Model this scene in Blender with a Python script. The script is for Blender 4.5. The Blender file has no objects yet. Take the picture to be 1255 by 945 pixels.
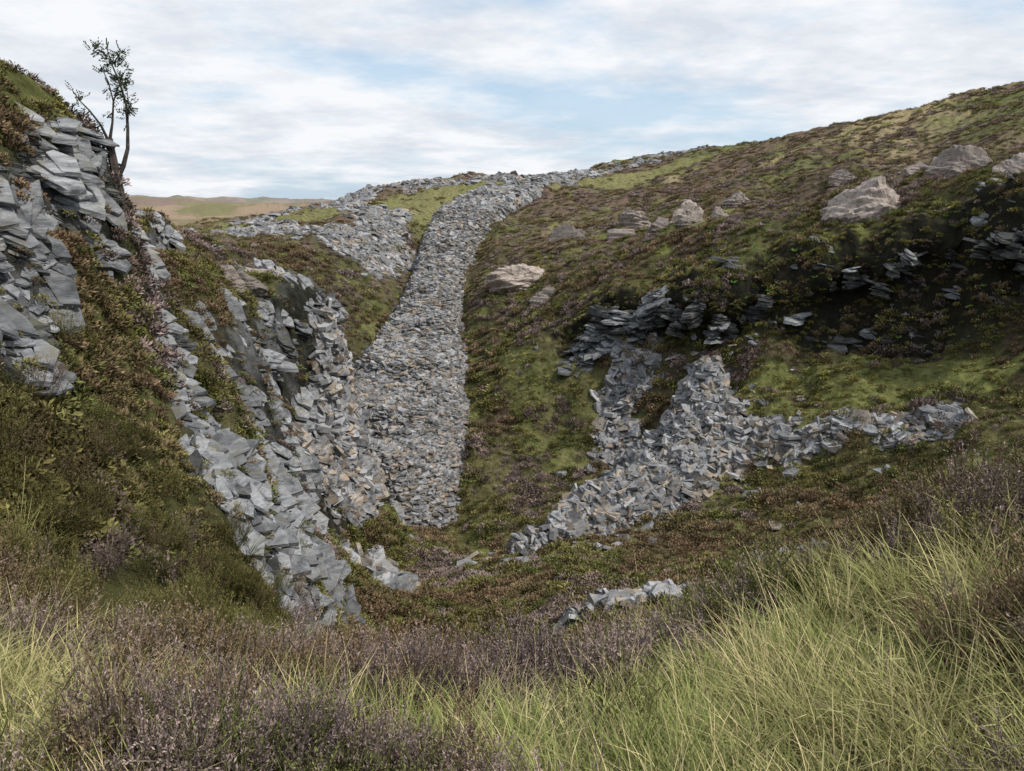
import bpy, math
import numpy as np
rng=np.random.default_rng(7)
scene=bpy.context.scene
scene.view_settings.view_transform='Standard'
scene.view_settings.look='None'; scene.view_settings.exposure=0

# ------------------------------------------------------------------ noise
def hsh(ix,iy,s):
    n=(ix*374761393+iy*668265263+s*974634777)&0xffffffff
    n=((n^(n>>13))*1274126177)&0xffffffff
    return ((n^(n>>16))&0xffffff)/float(0xffffff)
def vn(x,y,s=0):
    ix=np.floor(x).astype(np.int64); iy=np.floor(y).astype(np.int64)
    fx=x-ix; fy=y-iy; fx=fx*fx*(3-2*fx); fy=fy*fy*(3-2*fy)
    a=hsh(ix,iy,s);b=hsh(ix+1,iy,s);c=hsh(ix,iy+1,s);d=hsh(ix+1,iy+1,s)
    return 2*((a*(1-fx)+b*fx)*(1-fy)+(c*(1-fx)+d*fx)*fy)-1
def fbm(x,y,o=4,s=0):
    t=0;a=.5
    for i in range(o):
        c,sn=math.cos(.6+i),math.sin(.6+i)
        t=t+a*vn((x*c-y*sn)*2**i+17*i,(x*sn+y*c)*2**i-9*i,s+i); a*=.55
    return t
def ss(a,b,x):
    t=np.clip((x-a)/(b-a),0,1); return t*t*(3-2*t)

# ------------------------------------------------------------------ terrain survey: (x/y, z/y, y) seen from the viewpoint station at the origin
C=[
(-.5,-.93,1.9),(0,-1.02,1.8),(.5,-.93,1.8),
(-.85,-.74,3),(-.5,-.85,3),(-.2,-.88,3),(0,-.87,3),(.25,-.82,3),(.5,-.69,3),(.78,-.60,3),(1.2,-.5,3),
(-.5,-.785,4.5),(-.2,-.82,4.3),(0,-.815,4.2),(.25,-.74,4.8),(.5,-.60,5.5),(.65,-.51,6.2),(.78,-.42,7.5),(1.1,-.36,8),
(-.25,-.92,6),(0,-.90,6.5),(.25,-.86,7),(.5,-.72,8.5),(.8,-.5,11),
(-.2,-.80,12),(0,-.76,12),(.183,-.61,17.5),(.25,-.68,13),(.6,-.60,16),(.9,-.45,16),
(-.2,-.575,22),(.03,-.585,22),(-.287,-.53,23),(.1,-.535,26),
(-.185,-.478,36),(-.034,-.417,38),(-.01,-.54,28),(-.09,-.47,36),(.21,-.43,37),(.34,-.485,29),(.455,-.395,33),(.634,-.37,30),(.139,-.485,31),(.234,-.415,35),
(-.009,-.264,47),(-.03,-.168,55),(-.03,-.092,65),(-.01,-.026,85),(.026,.03,130),(-.07,-.36,41),(-.06,-.30,46),(-.075,-.22,53),
(.147,-.289,44),(.143,-.21,46.5),(.15,-.11,50),(.148,-.032,68),(.17,.022,110),(.19,.066,170),
(.07,-.26,46),(.07,-.16,51),(.07,-.08,60),(.075,-.01,85),
(.327,-.31,38),(.32,-.215,42),(.31,-.10,45.5),(.305,-.021,60),(.30,.033,85),(.298,.073,150),
(.51,-.314,34),(.50,-.225,38.5),(.49,-.168,41),(.478,-.065,43.0),(.47,.022,55),(.46,.085,90),(.457,.107,125),
(.4,-.08,44),(.4,-.2,41),
(.723,-.30,30),(.71,-.22,34.5),(.694,-.14,36.8),(.67,-.01,38.6),(.66,.075,60),(.65,.146,110),(.58,-.03,41.2),(.6,-.16,38.6),
(.95,.2,95),(.95,.06,42),(.95,-.25,28),
(.65,.10,160),(.3,.03,260),(.19,.02,320),(.46,.06,200),
(-.257,-.043,62),(-.22,-.006,80),(-.141,.026,110),(-.052,.038,125),(-.253,-.002,110),(-.368,-.028,78),(-.48,-.045,60),
(-.14,-.01,170),(-.05,.0,200),(-.25,-.025,170),
(-.34,-.075,36),(-.28,-.098,34),(-.25,-.115,32.8),(-.245,-.2275,31),(-.29,-.24,29.5),(-.335,-.24,28),(-.255,-.34,29.2),(-.32,-.35,26.5),(-.265,-.44,27.2),(-.31,-.46,24.8),(-.21,-.46,33),(-.27,-.13,40),(-.33,-.07,48),
(-.43,-.088,28),(-.38,-.168,26),(-.355,-.264,24.5),(-.37,-.10,32),
(-.19,-.056,62),(-.205,-.145,56),(-.225,-.25,43),(-.25,-.37,38),
(-.70,-.30,7),(-.70,-.07,8.3),(-.70,.045,8.9),(-.70,.13,9.8),(-.70,.07,13),(-.68,-.04,20),
(-.62,-.37,7.2),(-.62,-.235,8.6),(-.62,-.06,9.8),(-.62,.03,10.3),(-.61,.105,11.2),(-.61,.02,14.5),
(-.55,-.49,7.5),(-.55,-.30,9.5),(-.55,-.15,11),(-.545,-.04,11.8),(-.54,.035,12.3),(-.54,-.07,15),
(-.51,-.08,13.2),(-.54,-.14,20),(-.53,-.10,28),
(-.49,-.195,12.6),(-.42,-.24,13.5),(-.48,-.295,10.8),(-.43,-.38,10),(-.40,-.48,8.8),(-.335,-.63,8.6),(-.36,-.53,9.4),(-.37,-.43,10.6),
(-.30,-.84,9.6),(-.27,-.74,14),(-.22,-.68,18),(-.32,-.60,15),(-.36,-.45,16),(-.41,-.30,18),
(-.82,-.67,4.5),(-.79,-.42,6),(-.617,-.635,5.7),(-.45,-.68,5.8),
(-1.0,-.45,4.5),(-1.0,.05,8.5),(-1.1,.12,13),(-1.0,.0,45),
(-.45,-.052,120),(-.45,-.032,450),(-.45,-.015,900),(-.45,.003,2000),(-.3,.003,2000),(-.65,.003,2100),(-.9,-.02,300),(-.9,.003,1800),(-.45,-.006,3500),
(.3,-.01,800),(.8,0,800),(.5,-.01,2500),(0,-.01,700),(0,-.004,2500),(-.2,-.012,900),
]
C=np.array(C); cx=C[:,0]*C[:,2]; cy=C[:,2]; cz=C[:,1]*C[:,2]
extra=[(a,.5,-1.6) for a in(-1,-.3,.3,1)]+[(a,1.2,-1.7) for a in(-1,0,1)]
caz=np.concatenate([np.arctan2(cx,cy),[e[0] for e in extra]])
clr=np.concatenate([np.log(np.hypot(cx,cy)),[math.log(e[1]) for e in extra]])
czz=np.concatenate([cz,[e[2] for e in extra]])
n=len(caz); EPS=.02**2
K=np.sqrt((caz[:,None]-caz[None])**2+(clr[:,None]-clr[None])**2+EPS)
A=np.zeros((n+3,n+3)); A[:n,:n]=K; Pm=np.stack([np.ones(n),caz,clr],1); A[:n,n:]=Pm; A[n:,:n]=Pm.T
W=np.linalg.solve(A,np.concatenate([czz,[0,0,0]]))
def rbf(az,lr):
    o=W[n]+W[n+1]*az+W[n+2]*lr
    for i in range(n):
        o=o+W[i]*np.sqrt((az-caz[i])**2+(lr-clr[i])**2+EPS)
    return o
def segs(x,y,pts):
    for a,b in zip(pts[:-1],pts[1:]):
        dx,dy=b[0]-a[0],b[1]-a[1]; L=dx*dx+dy*dy+1e-9
        t=np.clip(((x-a[0])*dx+(y-a[1])*dy)/L,0,1)
        yield a,b,t,np.hypot(x-a[0]-t*dx,y-a[1]-t*dy)
def seg_max(x,y,pts,slope):
    best=np.full(x.shape,-1e9)
    for a,b,t,d in segs(x,y,pts):
        z=a[2]+t*(b[2]-a[2]); w=a[3]+t*(b[3]-a[3])
        best=np.maximum(best,z-np.maximum(0,d-w)*slope-.05*(d/w)**2)
    return best
def seg_ceil(x,y,pts,off,gap,slope):
    best=np.full(x.shape,1e9)
    for a,b,t,d in segs(x,y,pts):
        z=a[2]+t*(b[2]-a[2]); w=a[3]+t*(b[3]-a[3])
        best=np.minimum(best,z-off+np.maximum(0,d-w-gap)*slope)
    return best
def seg_mask(x,y,pts,soft=.35):
    best=np.full(x.shape,1e9)
    for a,b,t,d in segs(x,y,pts):
        w=a[2]+t*(b[2]-a[2]); best=np.minimum(best,d/w)
    return 1-ss(1-soft,1+soft,best)

EMB=[(-7.6,38.2,-16.3,2.2),(-8.2,41,-13.6,4.0),(-7.9,45,-11.9,3.6),(-7.4,50,-10.2,2.8),(-7.2,56,-8.4,2.1),(-7.1,62,-6.7,1.5),(-6.7,72,-3.7,1.9),(-5.9,84,-.7,2.6),(-2.0,100,1.6,4),(3,115,3.7,5),(13,131,5.3,5)]
SC1=[(12.2,42.5,-9.4,.4),(11.4,39,-11.0,.9),(8.4,35.3,-12.8,1.1),(4.6,32.6,-14.1,.8),(.9,29.3,-15.0,.3)]
SC2=[(11.5,37.5,-11.6,.7),(15,35.5,-11.3,.5),(19,32.8,-11.0,.2)]
# ------------------------------------------------------------------ grid
az=np.concatenate([np.linspace(-math.pi,-.76,50)[:-1],np.linspace(-.76,.76,900),np.linspace(.76,math.pi,50)[1:]])
lr=np.concatenate([np.linspace(math.log(.4),math.log(5),130)[:-1],np.linspace(math.log(5),math.log(60),640)[:-1],np.linspace(math.log(60),math.log(3600),230)])
NA,NR=len(az),len(lr)
AZ,LR=np.meshgrid(az,lr,indexing='ij'); R=np.exp(LR); X=R*np.sin(AZ); Y=R*np.cos(AZ)
TX=X/np.maximum(Y,.1)
ac=np.clip(AZ,-1.0,1.0)
Zb=rbf(ac,LR)
back=ss(1.2,3.0,np.abs(AZ))
Zb=Zb*(1-back)+back*(-1.6+.25*np.minimum(R,60)*.2)
# the west spur stays below its level top and above the pit bottom
inspur=(X<-5)&(X>-16)&(Y>20)&(Y<42)
top=np.interp(TX,[-.47,-.38,-.30,-.24,-.20],[-.075,-.09,-.09,-.12,-.16])*Y
Zb=np.where(inspur,np.minimum(Zb,top),Zb)
low=(X<-3)&(X>-14)&(Y>14)&(Y<37)
Zb=np.where(low,np.maximum(Zb,-np.interp(Y,[14,20,27,33,37],[.80,.66,.55,.50,.475])*Y),Zb)
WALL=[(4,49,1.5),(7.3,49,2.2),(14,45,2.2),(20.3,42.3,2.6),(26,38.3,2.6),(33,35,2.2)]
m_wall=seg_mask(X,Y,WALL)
RA=[(-5.2,7.2,.24),(-5.85,8.3,.34),(-6.3,9.5,.16),(-6.5,10.8,.3),(-6.6,11.9,.28)]
RB=[(-6.5,13.0,.3),(-5.9,12.4,.45),(-4.9,11.4,.75),(-3.95,10.4,1.0),(-3.3,9.6,1.1),(-2.75,8.9,.9)]
RC=[(-12.5,33.5,.9),(-9.9,32.8,1.2),(-8.2,32.2,1.3),(-7.7,31.2,1.1)]
RC2=[(-8.2,32.2,1.0),(-9.3,29.6,1.2),(-9.3,27,1.1),(-8.6,24.5,1.0),(-7.2,20.5,.7)]
RD=[(-5.8,24.5,.8),(-4.6,22,.8)]
m_rc=np.maximum(seg_mask(X,Y,RC),seg_mask(X,Y,RC2))
m_rock=np.maximum.reduce([seg_mask(X,Y,RA),seg_mask(X,Y,RB),m_rc,seg_mask(X,Y,RD)])
Zb+=fbm(X/7,Y/7,3,3)*1.2*ss(18,45,R)*(1-ss(300,600,R))*(1-m_rc)
Zb+=fbm(X/1.8,Y/1.8,4,9)*(.22*ss(3,9,R)+.46*ss(14,28,R))*(1-ss(200,400,R))
Zb+=fbm(X/.5,Y/.5,2,12)*.07*(1-ss(30,60,R))
Zb+=fbm(X/180,Y/180,5,21)*26*ss(250,1200,R)
Zb+=m_wall*(fbm(X/2.6,Y/2.6,4,31)*2.2)
rd=fbm(X*.9+Y*.35,Y*.5,4,41)
Zb+=m_rock*(np.abs(rd)*1.3-.4)*np.clip(R/16,.5,1.2)
Zb+=m_rock*fbm(X/.45,Y/.45,3,45)*.25*(R<20)
Zb=np.minimum(Zb,seg_ceil(X,Y,EMB[3:9],1.5,1.3,.9)+fbm(X/1.4,Y/1.4,3,55)*.4)
Zb=np.minimum(Zb,np.maximum(seg_ceil(X,Y,EMB[0:5],1.5,1.4,2.0),-17.0)+fbm(X/1.4,Y/1.4,3,56)*.4+np.maximum(0,35.6-Y)*4)
ze=seg_max(X,Y,EMB,1.6)+fbm(X/1.5,Y/1.5,4,51)*.7
z1=seg_max(X,Y,SC1,.75)+fbm(X/1.1,Y/1.1,4,52)*1.2
z2=seg_max(X,Y,SC2,.75)+fbm(X/1.1,Y/1.1,4,53)*1.1
m_emb=ss(-.15,.15,ze-Zb)
m_scr=np.maximum(ss(-.35,.25,z1-Zb),ss(-.35,.25,z2-Zb))*(1-m_emb)
Z=np.maximum(np.maximum(Zb,ze),np.maximum(z1,z2))
nz=fbm(X/1.6,Y/1.6,5,61)
def patch(pts,ns=.5,soft=.4):
    m=seg_mask(X,Y,pts,soft); return ss(.3,.65,m+nz*ns*(m>.01))*ss(0,.15,m)
m_scr=np.maximum(m_scr,patch([(8.8,46.5,.9),(7.4,44,1.4),(6.3,41.5,1.1),(8.3,38.5,.8)],1.6,.8)*(1-m_emb))
m_scr=np.maximum(m_scr,patch([(1.9,17.3,.6),(3.6,18,1.2),(4.6,18.6,.5)],1.2,.6))
m_scr=np.maximum(m_scr,patch([(17,34,.8),(20.5,32,.8)],1.8,.8)*.7)
m_scr=np.maximum(m_scr,patch([(-5.8,25,1.2),(-4.6,22,1.1)],1.4,.7))
m_scr=np.maximum(m_scr,patch([(-12.3,44,1.0),(-12.0,40,1.4),(-10.5,36.5,1.6),(-8,35.5,1.0)],1.4,.7)*(1-m_emb))
m_scr=np.maximum(m_scr,patch([(-7.2,31,1.1),(-7.5,29.3,1.3),(-7.3,27.5,1.0)],1.3,.7))
m_tip=patch([(-32,68,2.0),(-22,64,2.6),(-15,65,3.2),(-13,72,3),(-16,84,4)],1.0)
m_tip=np.maximum(m_tip,patch([(-17,108,4),(-4,120,5),(12,130,6),(24,140,4)],1.2))
m_tip=np.maximum(m_tip,patch([(-26,76,3),(-22,90,3),(-22,108,3)],1.4))
m_tip=np.maximum(m_tip,patch([(22,150,3),(38,158,3)],1.2))*(1-m_emb)
m_tip=m_tip*(1-ss(.3,.0,fbm(X/6,Y/6,3,66)+.35))
# the quarry wall leans out over its foot: push the upper part of the face forward
zt=np.interp(X,[4,7,14,20,26,33],[-6.2,-5.5,-4.6,-2.8,-.5,1.5]); zl=np.interp(X,[4,7,14,20,26,33],[-10,-9.6,-9,-7.0,-5.2,-4.2])
fh=ss(.35,.85,(Z-zl)/(zt-zl)+fbm(X/1.5,Y/1.5,3,77)*.3)
amt=m_wall*fh*(1.6+1.4*fbm(X/3,Y/6,3,78))
XS=X-amt*.35; YS=Y-amt*.95
def gidx(x,y):
    a=np.arctan2(x,y); l=np.log(np.hypot(x,y)+1e-9)
    return np.interp(a,az,np.arange(NA)),np.interp(l,lr,np.arange(NR))
def bil(F,i,j):
    i0=np.clip(np.floor(i).astype(int),0,NA-2); j0=np.clip(np.floor(j).astype(int),0,NR-2); a=i-i0;b=j-j0
    return F[i0,j0]*(1-a)*(1-b)+F[i0+1,j0]*a*(1-b)+F[i0,j0+1]*(1-a)*b+F[i0+1,j0+1]*a*b
def ground(x,y):
    i,j=gidx(np.array([x],float),np.array([y],float)); return float(bil(Z,i,j)[0])
P=np.stack([XS,YS,Z],-1)
da=np.gradient(P,axis=0); dl=np.gradient(P,axis=1)
N=np.cross(dl,da); area=np.linalg.norm(N,axis=-1)+1e-12; N=N/area[...,None]; N[N[...,2]<0]*=-1
steep=1-N[...,2]
# anything near vertical on the west side of the pit is bare rock
m_cliff=ss(.48,.62,steep)*(X<-4)*(R>16)*(R<46)*(1-m_emb)*(1-m_scr)
m_rock=np.maximum(m_rock,m_cliff)
m_floor=ss(.4,.6,seg_mask(X,Y,[(-3,36,5),(3,34,6),(10,31,6),(16,30,6)],.4)+fbm(X/3,Y/3,3,71)*.6)
m_grass=ss(.4,.6,seg_mask(X,Y,[(12,40,1.6),(19,37,2.2),(23,34.5,1.6)],.5)+fbm(X/2,Y/2,3,72)*1.1)
m_gr2=ss(.4,.6,seg_mask(X,Y,[(2,44,1.8),(0,50,1.2),(7,43,1.4)],.5)+fbm(X/1.5,Y/1.5,3,73)*1.4)*(R>30)*(seg_mask(X,Y,[(2,44,3.5),(0,50,3),(7,43,3)],.5)>.1)
n1=fbm(X/5,Y/5,4,81); n2=fbm(X/1.3,Y/1.3,4,82)
# ------------------------------------------------------------------ ground colour (albedo, with wall shade and far haze painted in)
def c3(r,g,b): return np.array([r,g,b])
def mixc(a,b,t): return a*(1-t[...,None])+b*t[...,None]
col=np.zeros(X.shape+(3,))+c3(.066,.064,.031)
col=mixc(col,c3(.10,.074,.05),ss(-.1,.3,n2))
col=mixc(col,c3(.09,.094,.036),ss(.0,.4,n1))
up=ss(52,90,R)
hill=mixc(mixc(np.zeros_like(col)+c3(.145,.105,.077),c3(.13,.132,.06),ss(-.1,.3,fbm(X/9,Y/9,4,91))),c3(.27,.22,.13),ss(.15,.4,fbm(X/14,Y/30,4,92)))
col=mixc(col,hill,up)
strip=seg_mask(X,Y,[(30,90,3),(48,100,6),(75,108,9)],.5)*ss(-.5,.1,n1)
col=mixc(col,c3(.30,.24,.13),strip)
lg=ss(.3,.6,seg_mask(X,Y,[(-28,72,5),(-12,90,7),(-8,104,6),(30,125,5)],.5)+n1*.9)*(R>40)
col=mixc(col,c3(.19,.185,.08),lg*.8)
plain=mixc(mixc(np.zeros_like(col)+c3(.27,.20,.145),c3(.18,.165,.09),ss(-.05,.25,fbm(X/40,Y/120,5,93))),c3(.20,.15,.125),ss(0,.3,fbm(X/90,Y/200,5,94)))
col=mixc(col,plain,ss(140,260,R)*(X<20))
col=mixc(col,c3(.20,.21,.23),ss(1100,2600,R)*.45)  # aerial haze painted into the far ground colour
col=mixc(col,c3(.115,.105,.046),m_floor*.9)
col=mixc(col,c3(.14,.148,.05),m_grass*.85)
col=mixc(col,c3(.115,.12,.044),m_gr2*.6)
col=mixc(col,c3(.020,.019,.015),m_wall*ss(.15,.45,steep)*.95)  # overhang shade painted into the steep parts of the quarry wall
rc=mixc(np.zeros_like(col)+c3(.11,.11,.112),c3(.03,.03,.024),ss(-.25,.15,n2))
col=mixc(col,rc,m_rock)
col=mixc(col,c3(.085,.08,.076),np.maximum(m_emb,m_scr))
col=mixc(col,c3(.17,.17,.172)*(1+.2*n2[...,None]),m_tip)
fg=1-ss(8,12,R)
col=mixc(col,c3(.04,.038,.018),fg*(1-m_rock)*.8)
col=np.clip(col,0.005,1)

# ------------------------------------------------------------------ materials
def newmat(name,diffuse=False):
    m=bpy.data.materials.new(name); m.use_nodes=True; nt=m.node_tree; nt.nodes.clear()
    o=nt.nodes.new('ShaderNodeOutputMaterial'); b=nt.nodes.new('ShaderNodeBsdfDiffuse' if diffuse else 'ShaderNodeBsdfPrincipled')
    nt.links.new(b.outputs[0],o.inputs[0])
    if not diffuse: b.inputs['Roughness'].default_value=.7; b.inputs['Specular IOR Level'].default_value=.3
    return m,nt,b,o
def noise(nt,vec,scale,detail=5,rough=.6):
    t=nt.nodes.new('ShaderNodeTexNoise'); t.inputs['Scale'].default_value=scale; t.inputs['Detail'].default_value=detail; t.inputs['Roughness'].default_value=rough
    nt.links.new(vec,t.inputs['Vector']); return t.outputs[0]
def mrange(nt,v,a,b,c=0,d=1):
    t=nt.nodes.new('ShaderNodeMapRange'); t.inputs[1].default_value=a;t.inputs[2].default_value=b;t.inputs[3].default_value=c;t.inputs[4].default_value=d
    nt.links.new(v,t.inputs[0]); return t.outputs[0]
def mix(nt,f,a,b,mode='MIX'):
    t=nt.nodes.new('ShaderNodeMix'); t.data_type='RGBA'; t.blend_type=mode
    for v,s in((f,0),(a,6),(b,7)):
        if isinstance(v,(int,float)): t.inputs[s].default_value=v
        elif isinstance(v,tuple): t.inputs[s].default_value=(*v,1)
        else: nt.links.new(v,t.inputs[s])
    return t.outputs[2]
def bump(nt,b,h,st,dist):
    t=nt.nodes.new('ShaderNodeBump'); t.inputs['Strength'].default_value=st; t.inputs['Distance'].default_value=dist
    nt.links.new(h,t.inputs['Height']); nt.links.new(t.outputs[0],b.inputs['Normal'])
gm,nt,b,o=newmat('moorland_ground',True)
at=nt.nodes.new('ShaderNodeAttribute'); at.attribute_name='Col'
geo=nt.nodes.new('ShaderNodeNewGeometry'); pos=geo.outputs['Position']
nz1=noise(nt,pos,2.2,6,.7)
f=mrange(nt,nz1,.25,.75,.4,1.65)
vs=nt.nodes.new('ShaderNodeVectorMath'); vs.operation='SCALE'; nt.links.new(at.outputs['Color'],vs.inputs[0]); nt.links.new(f,vs.inputs['Scale'])
nt.links.new(vs.outputs[0],b.inputs[0]); bump(nt,b,nz1,.9,.3)

def leafmat(name,dark,tip,alt,nscale=.6):
    m,nt,b,o=newmat(name,True)
    geo=nt.nodes.new('ShaderNodeNewGeometry'); oi=nt.nodes.new('ShaderNodeObjectInfo')
    h=nt.nodes.new('ShaderNodeAttribute'); h.attribute_name='h'
    t=nt.nodes.new('ShaderNodeAttribute'); t.attribute_name='t'
    nn=mrange(nt,noise(nt,geo.outputs['Position'],nscale,1),.4,.6)
    a=mix(nt,nn,tip,alt)
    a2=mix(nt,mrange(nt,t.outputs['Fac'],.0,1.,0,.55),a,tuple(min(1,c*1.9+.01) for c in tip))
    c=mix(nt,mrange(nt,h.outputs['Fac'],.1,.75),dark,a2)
    br=mrange(nt,oi.outputs['Random'],0,1,.55,1.45)
    vs=nt.nodes.new('ShaderNodeVectorMath'); vs.operation='SCALE'; nt.links.new(c,vs.inputs[0]); nt.links.new(br,vs.inputs['Scale'])
    nt.links.new(vs.outputs[0],b.inputs[0])
    return m
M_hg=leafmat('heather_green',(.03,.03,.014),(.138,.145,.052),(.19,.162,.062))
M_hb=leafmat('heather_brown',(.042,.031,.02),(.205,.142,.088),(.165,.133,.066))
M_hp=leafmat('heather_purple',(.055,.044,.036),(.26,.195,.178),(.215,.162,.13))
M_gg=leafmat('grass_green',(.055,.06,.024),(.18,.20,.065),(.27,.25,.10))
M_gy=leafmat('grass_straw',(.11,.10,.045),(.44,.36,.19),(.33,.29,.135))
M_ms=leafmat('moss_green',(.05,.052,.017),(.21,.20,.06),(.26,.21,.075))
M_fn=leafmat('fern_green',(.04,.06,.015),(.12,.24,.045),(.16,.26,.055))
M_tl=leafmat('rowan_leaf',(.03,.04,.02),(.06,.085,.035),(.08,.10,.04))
def rockmat(name,a,b_,c,rust=.3,bs=.6):
    m,nt,b,o=newmat(name,bs==0); geo=nt.nodes.new('ShaderNodeNewGeometry'); oi=nt.nodes.new('ShaderNodeObjectInfo'); p=geo.outputs['Position']
    mp=nt.nodes.new('ShaderNodeMapping'); mp.inputs['Rotation'].default_value=(.4,.5,.2); mp.inputs['Scale'].default_value=(1,1.3,7); nt.links.new(p,mp.inputs[0])
    lay=noise(nt,mp.outputs[0],1.6,5,.7); big=noise(nt,p,2.5,4,.7)
    c1=mix(nt,mrange(nt,lay,.35,.65),a,b_)
    c2=mix(nt,mrange(nt,big,.53,.66,0,rust),c1,c)
    c3_=mix(nt,mrange(nt,big,.49,.36,0,.75),c2,tuple(x*.38 for x in a))
    br=mrange(nt,oi.outputs['Random'],0,1,.5,1.35)
    vs=nt.nodes.new('ShaderNodeVectorMath'); vs.operation='SCALE'; nt.links.new(c3_,vs.inputs[0]); nt.links.new(br,vs.inputs['Scale'])
    nt.links.new(vs.outputs[0],b.inputs[0])
    if bs>0: bump(nt,b,lay,bs,.06)
    return m
M_sl=rockmat('slate_grey',(.19,.19,.197),(.34,.341,.348),(.28,.24,.19),.6,0)
M_sb=rockmat('slate_brown',(.20,.175,.15),(.35,.305,.255),(.34,.24,.155),.8,0)
M_bd=rockmat('slate_bedrock',(.105,.108,.115),(.30,.303,.312),(.165,.15,.105),.8,.9)
M_dk=rockmat('slate_dark_and_shade',(.03,.03,.03),(.12,.12,.118),(.08,.08,.045),.6,.8)  # dark slate; on the quarry wall its darkness stands in for overhang shade
M_pk=rockmat('gritstone_pinkish',(.25,.20,.17),(.37,.31,.27),(.15,.145,.12),.8,.9)

# ------------------------------------------------------------------ mesh helpers
def npmesh(name,V,F,mats,h=None,t=None,mi=None,smooth=False):
    V=np.asarray(V,np.float32); F=np.asarray(F,np.int32)
    me=bpy.data.meshes.new(name); me.vertices.add(len(V)); me.vertices.foreach_set('co',V.ravel())
    k=F.shape[1]; me.loops.add(F.size); me.loops.foreach_set('vertex_index',F.ravel())
    me.polygons.add(len(F)); me.polygons.foreach_set('loop_start',np.arange(0,F.size,k,dtype=np.int32))
    try: me.polygons.foreach_set('loop_total',np.full(len(F),k,np.int32))
    except Exception: pass
    for m in mats: me.materials.append(m)
    if mi is not None: me.polygons.foreach_set('material_index',np.asarray(mi,np.int32))
    me.update(calc_edges=True)
    me.polygons.foreach_set('use_smooth',np.full(len(F),smooth))
    for nm,v in(('h',h),('t',t)):
        if v is not None:
            a=me.attributes.new(nm,'FLOAT','POINT'); a.data.foreach_set('value',np.asarray(v,np.float32))
    return me
def addobj(name,me,coll=None):
    ob=bpy.data.objects.new(name,me); (coll or scene.collection).objects.link(ob); return ob
idx=(np.arange(NA-1)[:,None]*NR+np.arange(NR-1)[None]).ravel()
F=np.stack([idx,idx+1,idx+NR+1,idx+NR],1)[:, ::-1]
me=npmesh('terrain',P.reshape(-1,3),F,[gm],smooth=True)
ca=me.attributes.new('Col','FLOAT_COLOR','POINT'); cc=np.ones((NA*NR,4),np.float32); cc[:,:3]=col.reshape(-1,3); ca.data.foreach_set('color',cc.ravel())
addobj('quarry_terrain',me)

def unit(v): return v/(np.linalg.norm(v,axis=-1,keepdims=True)+1e-9)
def sprigs(base,dirs,L,Wd,h0,h1,tv):
    n=len(base); r=unit(rng.normal(size=(n,3))); s=unit(np.cross(dirs,r))*Wd[:,None]
    mid=base+dirs*L[:,None]*.5
    V=np.stack([base,mid+s,base+dirs*L[:,None],mid-s],1).reshape(-1,3)
    F=np.arange(4*n).reshape(-1,4)
    h=np.stack([h0,(h0+h1)/2,h1,(h0+h1)/2],1).ravel(); t=np.repeat(tv,4)
    return V,F,h,t
def shrub_mid(name,mat,n=115,ht=.62,spread=1.0,lw=.036,ll=.24):
    th=rng.uniform(0,2*np.pi,n); u=rng.uniform(0,1,n)**.6*.42*spread; el=rng.uniform(.15,1,n)
    top=ht*(1-(u/.5/spread)**2*.75)*rng.uniform(.75,1.1,n)
    zz=el*top
    lob=1+.25*np.sin(3*th+rng.uniform(0,6))
    base=np.stack([np.cos(th)*u*lob,np.sin(th)*u*lob,zz*.75-.05],1)
    d=unit(np.stack([np.cos(th)*u*1.8,np.sin(th)*u*1.8,np.full(n,.65)],1)+rng.normal(size=(n,3))*.35)
    V,F,h,t=sprigs(base,d,ll*rng.uniform(.5,1.1,n),lw*rng.uniform(.6,1.4,n),zz/ht,zz/ht+.3,rng.uniform(0,1,n)**3)
    return npmesh(name,V,F,[mat],h,t)
def blades(n,L,Wd,lean,curl,seg=4,base_r=.06):
    th=rng.uniform(0,2*np.pi,n); br=base_r*np.sqrt(rng.uniform(0,1,n)); b0=np.stack([np.cos(th)*br,np.sin(th)*br,np.zeros(n)-.03],1)
    a=th+rng.normal(size=n)*.7; ln=np.abs(rng.normal(size=n))*lean+.08; cu=rng.uniform(.3,1,n)*curl
    Ls=L*rng.uniform(.45,1.1,n); Vs=[];hs=[]
    side=np.stack([-np.sin(a),np.cos(a),np.zeros(n)],1); hd=np.stack([np.cos(a),np.sin(a),np.zeros(n)],1)
    p=b0.copy(); ang=ln.copy()
    for k in range(seg+1):
        f=k/seg; w=(Wd*rng.uniform(.8,1.2)*(1-f**1.6)+.0003)
        Vs.append(p-side*w); Vs.append(p+side*w); hs+= [np.full(n,.1+f*.9)]*2
        st=(Ls/seg)[:,None]; p=p+(hd*np.sin(ang)[:,None]+np.array([0,0,1])*np.cos(ang)[:,None])*st; ang=ang+cu/seg*(1+f)
    V=np.stack(Vs,1); m=2*(seg+1); F=[]
    for k in range(seg): F.append(np.stack([np.arange(n)*m+2*k,np.arange(n)*m+2*k+1,np.arange(n)*m+2*k+3,np.arange(n)*m+2*k+2],1))
    return V.reshape(-1,3),np.concatenate(F),np.stack(hs,1).ravel(),np.repeat(rng.uniform(0,1,n)**2,m)
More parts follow.
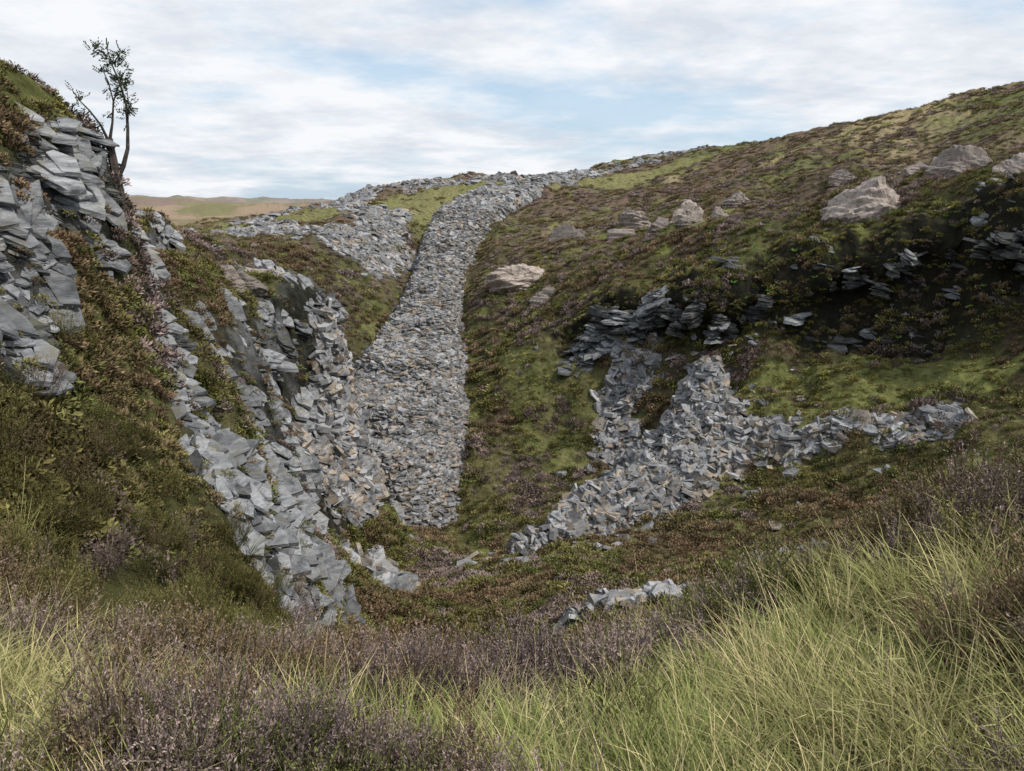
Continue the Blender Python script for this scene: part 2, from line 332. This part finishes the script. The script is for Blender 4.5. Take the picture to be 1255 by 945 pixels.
def grass(name,mat,n=70,L=.5,Wd=.003,lean=.35,curl=1.2,seeds=0,base_r=.07,mat2=None,seg=4):
    V,F,h,t=blades(n,L,Wd,lean,curl,seg,base_r); mi=np.zeros(len(F),int)
    if seeds:
        V2,F2,h2,t2=blades(seeds,L*1.55,.0015,.18,.6,4,base_r)
        m=24; bs=[];ds=[]
        V2r=V2.reshape(seeds,10,3)
        for s in range(seeds):
            p0=V2r[s,6:8].mean(0); p1=V2r[s,8:10].mean(0); f=rng.uniform(0,1,m)[:,None]; bs.append(p0*(1-f)+p1*f); ds.append(unit((p1-p0)[None]+rng.normal(size=(m,3))*.03))
        bs=np.concatenate(bs);ds=unit(np.concatenate(ds)); k=len(bs)
        V3,F3,h3,t3=sprigs(bs,ds,np.full(k,.013),np.full(k,.0017),np.full(k,.5),np.full(k,.7),np.full(k,.1))
        F=np.concatenate([F,F2+len(V),F3+len(V)+len(V2)]); mi=np.concatenate([mi,np.ones(len(F2)+len(F3),int)])
        V=np.concatenate([V,V2,V3]);h=np.concatenate([h,h2,h3]);t=np.concatenate([t,t2,t3])
    return npmesh(name,V,F,[mat,mat2 or mat],h,t,mi)
def heather_near(name,mat,stems=40,ht=.40,leaf=26):
    th=rng.uniform(0,2*np.pi,stems); rr=rng.uniform(0,1,stems)**.7; LV=[]
    for i in range(stems):
        L=ht*(1.05-.35*rr[i]**2)*rng.uniform(.7,1.12); hd=np.array([math.cos(th[i]),math.sin(th[i]),0])
        p=hd*.05*rr[i]; ang=rr[i]*.8+rng.normal()*.14; K=4; pts=[p.copy()]
        for k in range(K):
            p=p+(hd*math.sin(ang)+np.array([0,0,1])*math.cos(ang))*L/K+rng.normal(size=3)*.009; ang*=.8; pts.append(p.copy())
        pts=np.array(pts); LV.append(pts)
        for s in range(4):
            f=rng.uniform(.35,.9)*K; k=int(f); q=pts[k]*(1-f+k)+pts[min(k+1,K)]*(f-k)
            d=unit((pts[-1]-pts[0])/L*.9+rng.normal(size=3)*.45); LV.append(np.array([q,q+d*L*.27+np.array([0,0,.012])]))
    sb=np.concatenate([p_[:-1] for p_ in LV]); sd=np.concatenate([p_[1:]-p_[:-1] for p_ in LV]); ll=np.linalg.norm(sd,axis=1)
    V,F,h,t=sprigs(sb,sd/ll[:,None],ll*1.05,np.full(len(sb),.002),np.full(len(sb),.25),np.full(len(sb),.4),np.zeros(len(sb)))
    bs=[];ds=[]
    for pts in LV:
        K=len(pts)-1; m=leaf if K>3 else leaf//2
        f=(rng.uniform(.4 if K>3 else .1,1,m))*K; k=np.minimum(f.astype(int),K-1); fr=(f-k)[:,None]
        bs.append(pts[k]*(1-fr)+pts[k+1]*fr); ds.append(unit(unit(pts[k+1]-pts[k])*1.0+rng.normal(size=(m,3))*.5))
    bs=np.concatenate(bs);ds=np.concatenate(ds);m=len(bs)
    hh=np.clip(bs[:,2]/ht,0,1)
    V2,F2,h2,t2=sprigs(bs,ds,rng.uniform(.009,.018,m),rng.uniform(.0018,.0030,m),hh*.9,hh*.9+.15,rng.uniform(0,1,m)**2.5)
    return npmesh(name,np.concatenate([V,V2]),np.concatenate([F,F2+len(V)]),[mat],np.concatenate([h,h2]),np.concatenate([t,t2]))
def fern(name,mat,fr=8,L=.35):
    bs=[];ds=[];ls=[]
    for i in range(fr):
        th=i/fr*6.28+rng.uniform(0,.5); hd=np.array([math.cos(th),math.sin(th),0]); p=np.zeros(3); ang=.5; sd=np.array([-hd[1],hd[0],0])
        for k in range(9):
            p=p+(hd*math.sin(ang)+np.array([0,0,1])*math.cos(ang))*L/9; ang+=.13
            for sg in(-1,1):
                bs.append(p.copy()); ds.append(unit(sd*sg+hd*.4+rng.normal(size=3)*.1)); ls.append(.12*math.sin((k+1.5)/11*3.14))
    n=len(bs); V,F,h,t=sprigs(np.array(bs),np.array(ds),np.array(ls),np.full(n,.02),np.full(n,.6),np.full(n,.9),rng.uniform(0,.6,n))
    return npmesh(name,V,F,[mat],h,t)
def slabgeo(rx,ry,th,c=(0,0,0),rot=None,k=None):
    k=k or rng.integers(4,8); a=(np.arange(k)/k*2*np.pi+rng.uniform(-.35,.35,k))
    r=rng.uniform(.7,1.1,k); b=np.stack([np.cos(a)*r*rx,np.sin(a)*r*ry,np.full(k,-th/2)],1); t=b*np.array([.93,.93,1]); t[:,2]=th/2+rng.uniform(-.2,.2,k)*th; t[:,:2]+=rng.normal(size=(k,2))*.03*rx
    V=np.concatenate([b,t])
    if rot is not None: V=V@rot.T
    V=V+np.array(c)
    F=[list(range(k))[::-1],list(range(k,2*k))]+[[i,(i+1)%k,k+(i+1)%k,k+i] for i in range(k)]
    return V,F
def pymesh(name,parts,mats):
    V=[];F=[];o=0
    for v,f in parts:
        V+=v.tolist(); F+=[[i+o for i in q] for q in f]; o+=len(v)
    me=bpy.data.meshes.new(name); me.from_pydata(V,[],F); me.update()
    for m in mats: me.materials.append(m)
    return me
def rotm(x,y,z):
    cx_,sx=math.cos(x),math.sin(x);cy_,sy=math.cos(y),math.sin(y);cz_,sz=math.cos(z),math.sin(z)
    return np.array([[cz_,-sz,0],[sz,cz_,0],[0,0,1]])@np.array([[cy_,0,sy],[0,1,0],[-sy,0,cy_]])@np.array([[1,0,0],[0,cx_,-sx],[0,sx,cx_]])
def stackrock(name,mat,n=15,tk=(.04,.12),sp=.15):
    parts=[]; off=np.zeros(2)
    for i in range(n):
        off=off*.7+rng.normal(size=2)*sp; z=(i/n-.5)*.95; s=.52*(1-.35*abs(z)*1.4)*rng.uniform(.55,1.15)
        parts.append(slabgeo(s,s*rng.uniform(.45,.9),rng.uniform(*tk),(off[0],off[1],z),rotm(rng.normal()*.1,rng.normal()*.1,rng.uniform(-.5,.5))))
    return pymesh(name,parts,[mat])
def lib(name,meshes):
    c=bpy.data.collections.new(name)
    for i,m in enumerate(meshes): c.objects.link(bpy.data.objects.new('%s_%02d'%(name,i),m))
    return c
def scatter(name,coll,pos,rot,scl,idx):
    me=bpy.data.meshes.new(name); me.vertices.add(len(pos)); me.vertices.foreach_set('co',np.asarray(pos,np.float32).ravel())
    for nm,v in(('rot',rot),('scl',scl)):
        a=me.attributes.new(nm,'FLOAT_VECTOR','POINT'); a.data.foreach_set('vector',np.asarray(v,np.float32).ravel())
    a=me.attributes.new('vidx','INT','POINT'); a.data.foreach_set('value',np.asarray(idx,np.int32))
    me.update(); ob=addobj(name,me)
    ng=bpy.data.node_groups.new(name,'GeometryNodeTree'); ng.interface.new_socket('Geometry',in_out='INPUT',socket_type='NodeSocketGeometry'); ng.interface.new_socket('Geometry',in_out='OUTPUT',socket_type='NodeSocketGeometry')
    gi=ng.nodes.new('NodeGroupInput');go=ng.nodes.new('NodeGroupOutput');ip=ng.nodes.new('GeometryNodeInstanceOnPoints');ci=ng.nodes.new('GeometryNodeCollectionInfo')
    ci.inputs[0].default_value=coll; ci.inputs['Separate Children'].default_value=True; ci.inputs['Reset Children'].default_value=True
    def na(nm,ty):
        q=ng.nodes.new('GeometryNodeInputNamedAttribute'); q.data_type=ty; q.inputs[0].default_value=nm; return q.outputs[0]
    er=ng.nodes.new('FunctionNodeEulerToRotation'); L=ng.links.new
    L(gi.outputs[0],ip.inputs['Points']); L(ci.outputs[0],ip.inputs['Instance']); ip.inputs['Pick Instance'].default_value=True
    L(na('vidx','INT'),ip.inputs['Instance Index']); L(na('rot','FLOAT_VECTOR'),er.inputs[0]); L(er.outputs[0],ip.inputs['Rotation']); L(na('scl','FLOAT_VECTOR'),ip.inputs['Scale'])
    L(ip.outputs[0],go.inputs[0]); md=ob.modifiers.new('scatter','NODES'); md.node_group=ng
    return ob
AR=area/(R*R)
def sample(w,n):
    w=np.clip(w,0,None).ravel(); c=np.cumsum(w); k=np.searchsorted(c,rng.uniform(0,c[-1],n)); k=np.minimum(k,NA*NR-1)
    i=k//NR+rng.uniform(-.5,.5,n); j=k%NR+rng.uniform(-.5,.5,n); i=np.clip(i,0,NA-1.01); j=np.clip(j,0,NR-1.01)
    p=np.stack([bil(XS,i,j),bil(YS,i,j),bil(Z,i,j)],1); nn=unit(np.stack([bil(N[...,q],i,j) for q in range(3)],1))
    return p,nn,(i,j)
def eul(nrm,spin):
    ph=np.arctan2(nrm[:,1],nrm[:,0]); th=np.arccos(np.clip(nrm[:,2],-1,1))
    c1,s1,c2,s2,c3_,s3=np.cos(ph),np.sin(ph),np.cos(th),np.sin(th),np.cos(spin),np.sin(spin)
    R00=c1*c2*c3_-s1*s3; R10=s1*c2*c3_+c1*s3; R20=-s2*c3_; R21=s2*s3; R22=c2
    return np.stack([np.arctan2(R21,R22),-np.arcsin(np.clip(R20,-1,1)),np.arctan2(R10,R00)],1)
front=(np.abs(AZ)<.78)
# ---- mid-distance vegetation
meshes=[]
for m,nm in((M_hg,'g'),(M_hb,'b'),(M_hp,'p')):
    for k in range(3): meshes.append(shrub_mid('heather_bush_'+nm+str(k),m))
for k in range(2): meshes.append(grass('tuft_g%d'%k,M_gg,30,.55,.016,.45,1.0,base_r=.15,seg=2))
for k in range(2): meshes.append(grass('tuft_y%d'%k,M_gy,30,.55,.014,.45,1.0,base_r=.15,seg=2))
for k in range(2): meshes.append(shrub_mid('moss_%d'%k,M_ms,130,.4,1.1,.06,.16))
meshes.append(fern('fern_0',M_fn))
L1=lib('moorland_plant',meshes)
n4=fbm(X/.7,Y/.7,3,84)
rk=ss(.35,.6,m_rock+n4*.8*(m_rock>.05))
mo=seg_mask(X,Y,[(4.4,48.0,.8),(7,47.6,1.0),(9.6,47.2,1.0)],.3)
hummock=fbm(X/2.5,Y/2.5,3,86)
rockm=np.clip(m_emb*.985+m_scr*.92+m_tip*.88+rk*.86+mo*.9,0,1)
wv=AR*front*(R>7.5)*(R<165)*(1-rockm)*(.3+.7*ss(12,25,R))*(1-.35*m_wall)
p,nn,(gi_,gj_)=sample(wv,66000)
r=np.hypot(p[:,0],p[:,1]); a1=fbm(p[:,0]/3.2,p[:,1]/3.2,4,101)+rng.normal(size=len(p))*.12; a2=fbm(p[:,0]/2.2,p[:,1]/2.2,4,102)+rng.normal(size=len(p))*.12
fl=bil(m_floor,gi_,gj_); gr=np.maximum(bil(m_grass,gi_,gj_),bil(m_gr2,gi_,gj_)*.8); wl=bil(m_wall,gi_,gj_); hm=bil(hummock,gi_,gj_); rkp=bil(rk,gi_,gj_)
idx=np.where(a1>.12,1,np.where(a1<-.23,2,0))
idx=np.where((r>52)&(a1>-.02),np.where(a2>.08,2,1),idx)
lg_=bil(lg,gi_,gj_)+bil(strip,gi_,gj_)
cls=idx.copy(); u=rng.uniform(0,1,len(p))
cls=np.where((fl>.5)&(u<.55)&(a2<.08),np.where(u<.25,3,4),cls)
cls=np.where((gr>.5)&(u<.8),np.where(u<.38,3,np.where(u<.6,4,5)),cls)
cls=np.where((wl>.3)&(u<.42),5,cls); cls=np.where((wl>.3)&(u<.06),6,cls)
cls=np.where((lg_>.5)&(u<.8),np.where(u<.4,3,4),cls)
cls=np.where((cls<3)&(u>.89),4,cls); cls=np.where((cls==0)&(u<.16),5,cls)
base=np.array([0,3,6,9,11,13,15])[cls]; num=np.array([3,3,3,2,2,2,1])[cls]
vid=base+(rng.uniform(0,1,len(p))*num).astype(int)
sc=np.clip(.115*r**.42,.26,1.4)*rng.uniform(.55,1.4,len(p))*(1+.6*np.clip(hm,-.6,.8)); sc=np.where(cls>=3,sc*.8,sc); sc=np.where(cls==6,sc*1.2,sc); sc=np.where((rkp>.4),sc*.7,sc)
up_=unit(np.array([0,0,1])+nn*.7+rng.normal(size=nn.shape)*.1)
hs=sc*np.where((cls==3)|(cls==4),.65,1)*(1-.35*(r>60))
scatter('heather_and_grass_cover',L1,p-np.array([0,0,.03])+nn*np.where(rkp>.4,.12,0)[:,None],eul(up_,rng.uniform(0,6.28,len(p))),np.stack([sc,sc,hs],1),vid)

# ---- slates
sl=[]
for k in range(6):
    sl.append(pymesh('slate_slab%d'%k,[slabgeo(.5,rng.uniform(.28,.45),rng.uniform(.08,.18))],[M_sl if k<4 else M_sb]))
L2=lib('slate_slab',sl)
def slabscatter(name,w,n,smin,smax,flat,jit,zoff=.0,rs=0,pb=.25):
    p,nn,g=sample(w,n); r=np.hypot(p[:,0],p[:,1]); s=(smin+(smax-smin)*rng.uniform(0,1,n)**2.8)*(1+rs*np.clip(r-60,0,80)/80)
    d=unit(nn*(1-flat)+np.array([0,0,1])*flat+rng.normal(size=nn.shape)*jit)
    vid=np.where(rng.uniform(0,1,n)<pb,4+(rng.uniform(0,1,n)*2).astype(int),(rng.uniform(0,1,n)*4).astype(int))
    scatter(name,L2,p+nn*zoff,eul(d,rng.uniform(0,6.28,n)),np.stack([s,s,s*rng.uniform(.6,1.3,n)],1),vid)
slabscatter('slate_incline_stonework',AR*front*(m_emb>.5)*(R<90),28000,.24,1.0,.72,.24,.02,pb=.38)
wide=seg_mask(X,Y,[(12.2,42.5,2.5),(11.4,39,4),(8.4,35.3,4.5),(4.6,32.6,4),(.9,29.3,3)],.8)*.03
slabscatter('slate_scree',AR*front*(np.clip(m_scr-.1,0,1)**1.5+wide),19000,.15,1.4,.3,.36,.04,pb=.33)
slabscatter('slate_waste_tip',AR*front*np.clip(m_tip+(m_emb>.5)*(R>85),0,1)*(R<190)*(R>40),10500,.4,1.5,.2,.3,.05,rs=.8,pb=.25)
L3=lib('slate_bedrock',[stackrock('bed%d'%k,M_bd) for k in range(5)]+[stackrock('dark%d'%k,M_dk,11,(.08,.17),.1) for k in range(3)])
def rocks(name,w,n,smin,smax,dip,dark=0,flatten=1.,sink=.25,pw=1.8):
    p,nn,g=sample(w,n); s=smin+(smax-smin)*rng.uniform(0,1,n)**pw
    d=unit(np.array(dip)+rng.normal(size=(n,3))*.17); sp=rng.normal(size=n)*.6+.4
    vid=np.where(rng.uniform(0,1,n)<dark,5,0)+(rng.uniform(0,1,n)*3).astype(int)
    scatter(name,L3,p-nn*(s*sink)[:,None],eul(d,sp),np.stack([s*1.35,s,s*flatten],1),vid)
rocks('slate_crag',AR*front*(rk>.5)*(R<16),1000,.14,.75,(.5,-.3,.8),.3,.8)
rocks('slate_rock_face',AR*front*(rk>.5)*(R>16),800,.4,1.5,(.6,-.35,.7),.3,.8,.35)
rocks('shade_dark_slate_quarry_wall',AR*front*(m_wall*ss(.2,.4,steep+.2*n2)>.5),200,.6,1.9,(.05,-.15,1),.7,.8,.42)  # mostly dark stones: the wall's shade is put into their colour
rocks('slate_ledge',AR*front*mo,100,.8,2.1,(-.2,-.2,1),.4,.6,.15)
rocks('hillside_slate_outcrop',AR*front*(rockm<.3)*(R>20)*(R<95)*((hummock>.18)*1.0+.05)*((X>3)|(X<-8)),210,.3,1.4,(.1,-.2,.95),.3,.8,.4)

def boulder(name,x,y,sx,sy,sz,seed,rz=0):
    g=np.random.default_rng(seed)
    import bmesh
    bm=bmesh.new(); bmesh.ops.create_icosphere(bm,subdivisions=5,radius=1)
    V=np.array([v.co[:] for v in bm.verts]); pl=unit(g.normal(size=(16,3))); ds=g.uniform(.62,1,16)
    dt=V@pl.T; rr=np.where(dt>.05,ds/np.maximum(dt,.05),9).min(1); rr=np.minimum(rr,1.25)
    V=V*rr[:,None]; q=V*2.6+seed
    V=V*(1+.20*fbm(q[:,0]+q[:,2]*2,q[:,1]-q[:,2]*3,5,seed))[:,None]
    for v,c in zip(bm.verts,V): v.co=c
    me=bpy.data.meshes.new(name); bm.to_mesh(me); bm.free(); me.materials.append(M_pk)
    ob=addobj(name,me); ob.scale=(sx,sy,sz); ob.location=(x,y,ground(x,y)-sz*.32); ob.rotation_euler=(-.35,g.uniform(-.2,.2),rz); return ob
for i,(tx,D,sx,sz) in enumerate([(.485,46,3.0,2.9),(.012,60,2.8,1.7),(.07,70,2.2,2.0),(.148,64,1.7,1.5),(.235,61,1.5,2.1),(.285,60,1.2,1.8),(.69,41,1.2,2.1),(.61,47,1.8,2.0),(.45,62,1.3,1.0),(.17,69,1.9,1.3),(.31,66,1.3,1.1),(-.385,30,1.0,.8),(-.40,28.5,.8,.7),(.25,58,1.1,1.1),(.05,56,1.3,1.0),(.55,50,1.3,1.2),(-.35,32,.9,.7),(.20,60,1.3,1.5),(-.28,34.5,.8,.7)]):
    boulder('weathered_boulder' if i==0 else 'weathered_boulder.%03d'%i,tx*D,D,sx,sx*.8,sz,i+3,rng.uniform(-.4,.4))

# ---- foreground plants
fm=[heather_near('hn_p%d'%k,M_hp) for k in range(3)]+[heather_near('hn_b%d'%k,M_hb) for k in range(2)]+[heather_near('hn_g%d'%k,M_hg) for k in range(2)]
fm+=[grass('gn_g%d'%k,M_gg,80,.46,.0032,.4,1.5,0,.09) for k in range(3)]
fm+=[grass('gn_y%d'%k,M_gy,50,.48,.0028,.35,1.5,0,.08) for k in range(2)]
fm+=[grass('gn_s%d'%k,M_gg,40,.46,.0028,.35,1.5,3,.06,M_gy) for k in range(2)]
L4=lib('foreground_plant',fm)
edge=1-ss(8.0,10.5,R)
wf=AR*front*(R>1.25)*edge*(1-rk*.86)*np.where(TX<-.42,.75,1)
p,nn,g=sample(wf,3900); r=np.hypot(p[:,0],p[:,1]); tx=p[:,0]/p[:,1]
q=fbm(p[:,0]/.7,p[:,1]/.7,3,208)+rng.normal(size=len(p))*.05; q2=fbm(p[:,0]/.8+9,p[:,1]/.8,3,202)+rng.normal(size=len(p))*.12
leftslope=(tx<-.36)&(p[:,1]>4.6)
hp=np.where(tx<-.62,.22,np.where(tx<.22,.52,.26))+q*1.5
hp=np.where((tx>.5)&(r>5.5),.6+q,hp); hp=np.where(leftslope,.93,hp)
u=rng.uniform(0,1,len(p)); v=rng.uniform(0,1,len(p)); v2=rng.uniform(0,1,len(p))
ish=u<hp
vid=np.where(ish,np.where(leftslope,np.where(q2>.22,3+(v*2).astype(int),np.where(q2<-.36,(v*3).astype(int),5+(v*2).astype(int))),np.where(q2>.10,3+(v*2).astype(int),np.where(q2<-.28,5+(v*2).astype(int),(v*3).astype(int)))),
     np.where(v<.46,7+(v2*3).astype(int),np.where(v<.76,10+(v2*2).astype(int),12+(v2*2).astype(int))))
sc=rng.uniform(.65,1.2,len(p))*np.clip(.55+r*.11,.62,1.1); sc=np.where(leftslope&(vid<7),sc*.9,sc)
sc=np.where(ish&~leftslope,sc*(1.05+.5*np.clip(q,-.4,.6)),sc)
up_=unit(np.array([0,0,1])+nn*.35+rng.normal(size=nn.shape)*.12)
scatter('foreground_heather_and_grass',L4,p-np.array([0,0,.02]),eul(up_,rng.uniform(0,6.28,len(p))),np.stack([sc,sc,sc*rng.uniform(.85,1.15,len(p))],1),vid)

# ---- rowan sapling
def tube(pts,rad,k=7):
    pts=np.array(pts,float); V=[];F=[]
    for i,p_ in enumerate(pts):
        d=unit(pts[min(i+1,len(pts)-1)]-pts[max(i-1,0)]); a=unit(np.cross(d,[.3,.9,.1])); b2=np.cross(d,a)
        for j in range(k):
            t=j/k*6.2832; V.append(p_+(a*math.cos(t)+b2*math.sin(t))*rad[i]*(1+.12*math.sin(j*2.3+i)))
    for i in range(len(pts)-1):
        for j in range(k): F.append([i*k+j,i*k+(j+1)%k,(i+1)*k+(j+1)%k,(i+1)*k+j])
    F.append(list(range(k))[::-1]); F.append([(len(pts)-1)*k+j for j in range(k)])
    return np.array(V),F
M_bk=rockmat('rowan_bark',(.07,.055,.045),(.13,.105,.085),(.10,.10,.07),.5)
s=.0133
def L_(pts): return [((px-138)*s,dy,(215-py)*s) for px,py,dy in pts]
br=[(L_([(138,230,0),(139,205,0),(136,180,.02),(134,160,.03),(133,143,.03)]),[.10,.085,.075,.068,.06]),
    (L_([(137,195,0),(128,180,-.03),(122,165,-.05),(112,152,-.06)]),[.06,.05,.04,.02]),
    (L_([(138,190,0),(147,175,.03),(154,155,.05),(157,130,.06),(159,105,.05),(156,80,.02),(150,60,0),(146,40,0)]),[.05,.04,.032,.025,.02,.015,.01,.006]),
    (L_([(134,150,.03),(127,128,0),(118,112,-.05),(108,100,-.08),(102,88,-.1)]),[.027,.02,.015,.01,.006]),
    (L_([(134,146,.03),(139,125,.06),(142,100,.1),(139,78,.1),(131,58,.12)]),[.027,.019,.014,.01,.006]),
    (L_([(118,112,-.05),(112,118,-.1),(100,112,-.15)]),[.012,.009,.005]),
    (L_([(142,100,.1),(150,80,.15),(158,62,.2)]),[.012,.009,.005]),
    (L_([(157,130,.06),(164,105,.0),(166,85,-.05)]),[.012,.009,.005]),
    (L_([(150,60,0),(157,50,.05),(159,42,.1)]),[.010,.007,.005]),
    (L_([(146,50,0),(138,44,-.05),(130,50,-.1)]),[.009,.007,.005]),
    (L_([(127,128,0),(117,130,.1),(106,122,.15)]),[.011,.008,.005])]
bx,by=-6.52,12.2; bz=ground(bx,by)-.02
tree=bpy.data.objects.new('rowan_tree',None); scene.collection.objects.link(tree); tree.location=(bx,by,bz)
tr=addobj('trunk_and_branches',pymesh('rowan_trunk',[tube(a,b_) for a,b_ in br],[M_bk])); tr.parent=tree
bs=[];ds=[];ls=[]
for bi,cnt in((2,44),(3,12),(4,22),(5,5),(6,20),(7,18),(8,18),(9,16),(10,5)):
    pts=np.array(br[bi][0]); K=len(pts)-1
    for c in range(cnt):
        f=rng.uniform(.45 if bi==2 else .3,1)*K; k=min(int(f),K-1); q0=pts[k]*(1-f+k)+pts[k+1]*(f-k)
        d=unit(rng.normal(size=3)+np.array([.1,0,.35])); q0=q0+d*.03
        sd=unit(np.cross(d,rng.normal(size=3))); Lr=rng.uniform(.08,.16)
        for m in range(5):
            pp=q0+d*Lr*(m+1)/5-np.array([0,0,.01])*m*.5
            for sg in(-1,1): bs.append(pp); ds.append(unit(sd*sg+d*.5)); ls.append(.045)
        bs.append(q0+d*Lr);ds.append(d);ls.append(.045)
k=len(bs); V,F,h,t=sprigs(np.array(bs),np.array(ds),np.array(ls),np.full(k,.011),np.full(k,.7),np.full(k,.9),rng.uniform(0,.5,k))
lv=addobj('leaves',npmesh('rowan_leaves',V,F,[M_tl],h,t)); lv.parent=tree

bs=[];ds=[];ls=[]
for c in range(7):
    c0=rng.normal(size=3)*np.array([.14,.1,.04])+np.array([0,0,.3+.03*c])
    for m in range(9):
        th=m/9*6.28+rng.uniform(0,.4); bs.append(c0);ds.append(unit(np.array([math.cos(th),math.sin(th),.35])));ls.append(rng.uniform(.08,.12))
k=len(bs); V,F,h,t=sprigs(np.array(bs),np.array(ds),np.array(ls),np.full(k,.018),np.full(k,.7),np.full(k,1.),rng.uniform(0,.4,k))
ob=addobj('rhododendron_seedling',npmesh('rhodo',V,F,[M_fn],h,t)); ob.location=(2.4,6.0,ground(2.4,6.0)+.25)

# ------------------------------------------------------------------ sky, sun, camera
SUN_EL,SUN_ROT=52,108
w=bpy.data.worlds.new('World'); scene.world=w; w.use_nodes=True; nt=w.node_tree; bg=nt.nodes['Background']
sky=nt.nodes.new('ShaderNodeTexSky'); sky.sky_type='NISHITA'; sky.sun_disc=False; sky.sun_elevation=math.radians(SUN_EL); sky.sun_rotation=math.radians(SUN_ROT); sky.dust_density=1.5
tc=nt.nodes.new('ShaderNodeTexCoord'); sx=nt.nodes.new('ShaderNodeSeparateXYZ'); nt.links.new(tc.outputs['Generated'],sx.inputs[0])
def ma(op,a,b_=None):
    m=nt.nodes.new('ShaderNodeMath'); m.operation=op
    for i,v in enumerate((a,b_)):
        if v is None: continue
        if isinstance(v,(int,float)): m.inputs[i].default_value=v
        else: nt.links.new(v,m.inputs[i])
    return m.outputs[0]
zz=ma('ADD',ma('MAXIMUM',sx.outputs[2],0.),.14)
cb=nt.nodes.new('ShaderNodeCombineXYZ'); nt.links.new(ma('MULTIPLY',ma('DIVIDE',sx.outputs[0],zz),.9),cb.inputs[0]); nt.links.new(ma('DIVIDE',sx.outputs[1],zz),cb.inputs[1]); cb.inputs[2].default_value=3.3
n_a=noise(nt,cb.outputs[0],.75,7,.6); n_b=noise(nt,cb.outputs[0],2.2,6,.6)
fac=mrange(nt,n_a,.39,.53,.25,.98)
cc_=mix(nt,mrange(nt,n_b,.35,.60),(5.4,5.8,6.4),(7.3,7.4,7.6))
skyc=mix(nt,.6,sky.outputs[0],(4.0,5.9,7.7))
fin=mix(nt,fac,skyc,cc_); nt.links.new(fin,bg.inputs[0]); bg.inputs[1].default_value=.13
sd_=bpy.data.lights.new('sun','SUN'); sd_.energy=3.6; sd_.angle=math.radians(4); sd_.color=(1,.96,.89)
so=bpy.data.objects.new('sun',sd_); scene.collection.objects.link(so)
from mathutils import Vector
el=math.radians(SUN_EL); rz=math.radians(SUN_ROT); sv=Vector((math.sin(rz)*math.cos(el),math.cos(rz)*math.cos(el),math.sin(el)))
so.rotation_euler=sv.to_track_quat('Z','Y').to_euler()
cam=bpy.data.cameras.new('camera'); cam.sensor_width=36; cam.lens=24.96; cam.clip_start=.05; cam.clip_end=9000
co=bpy.data.objects.new('camera',cam); scene.collection.objects.link(co); co.location=(0,0,0); co.rotation_euler=(math.radians(90-14.3),0,0); scene.camera=co
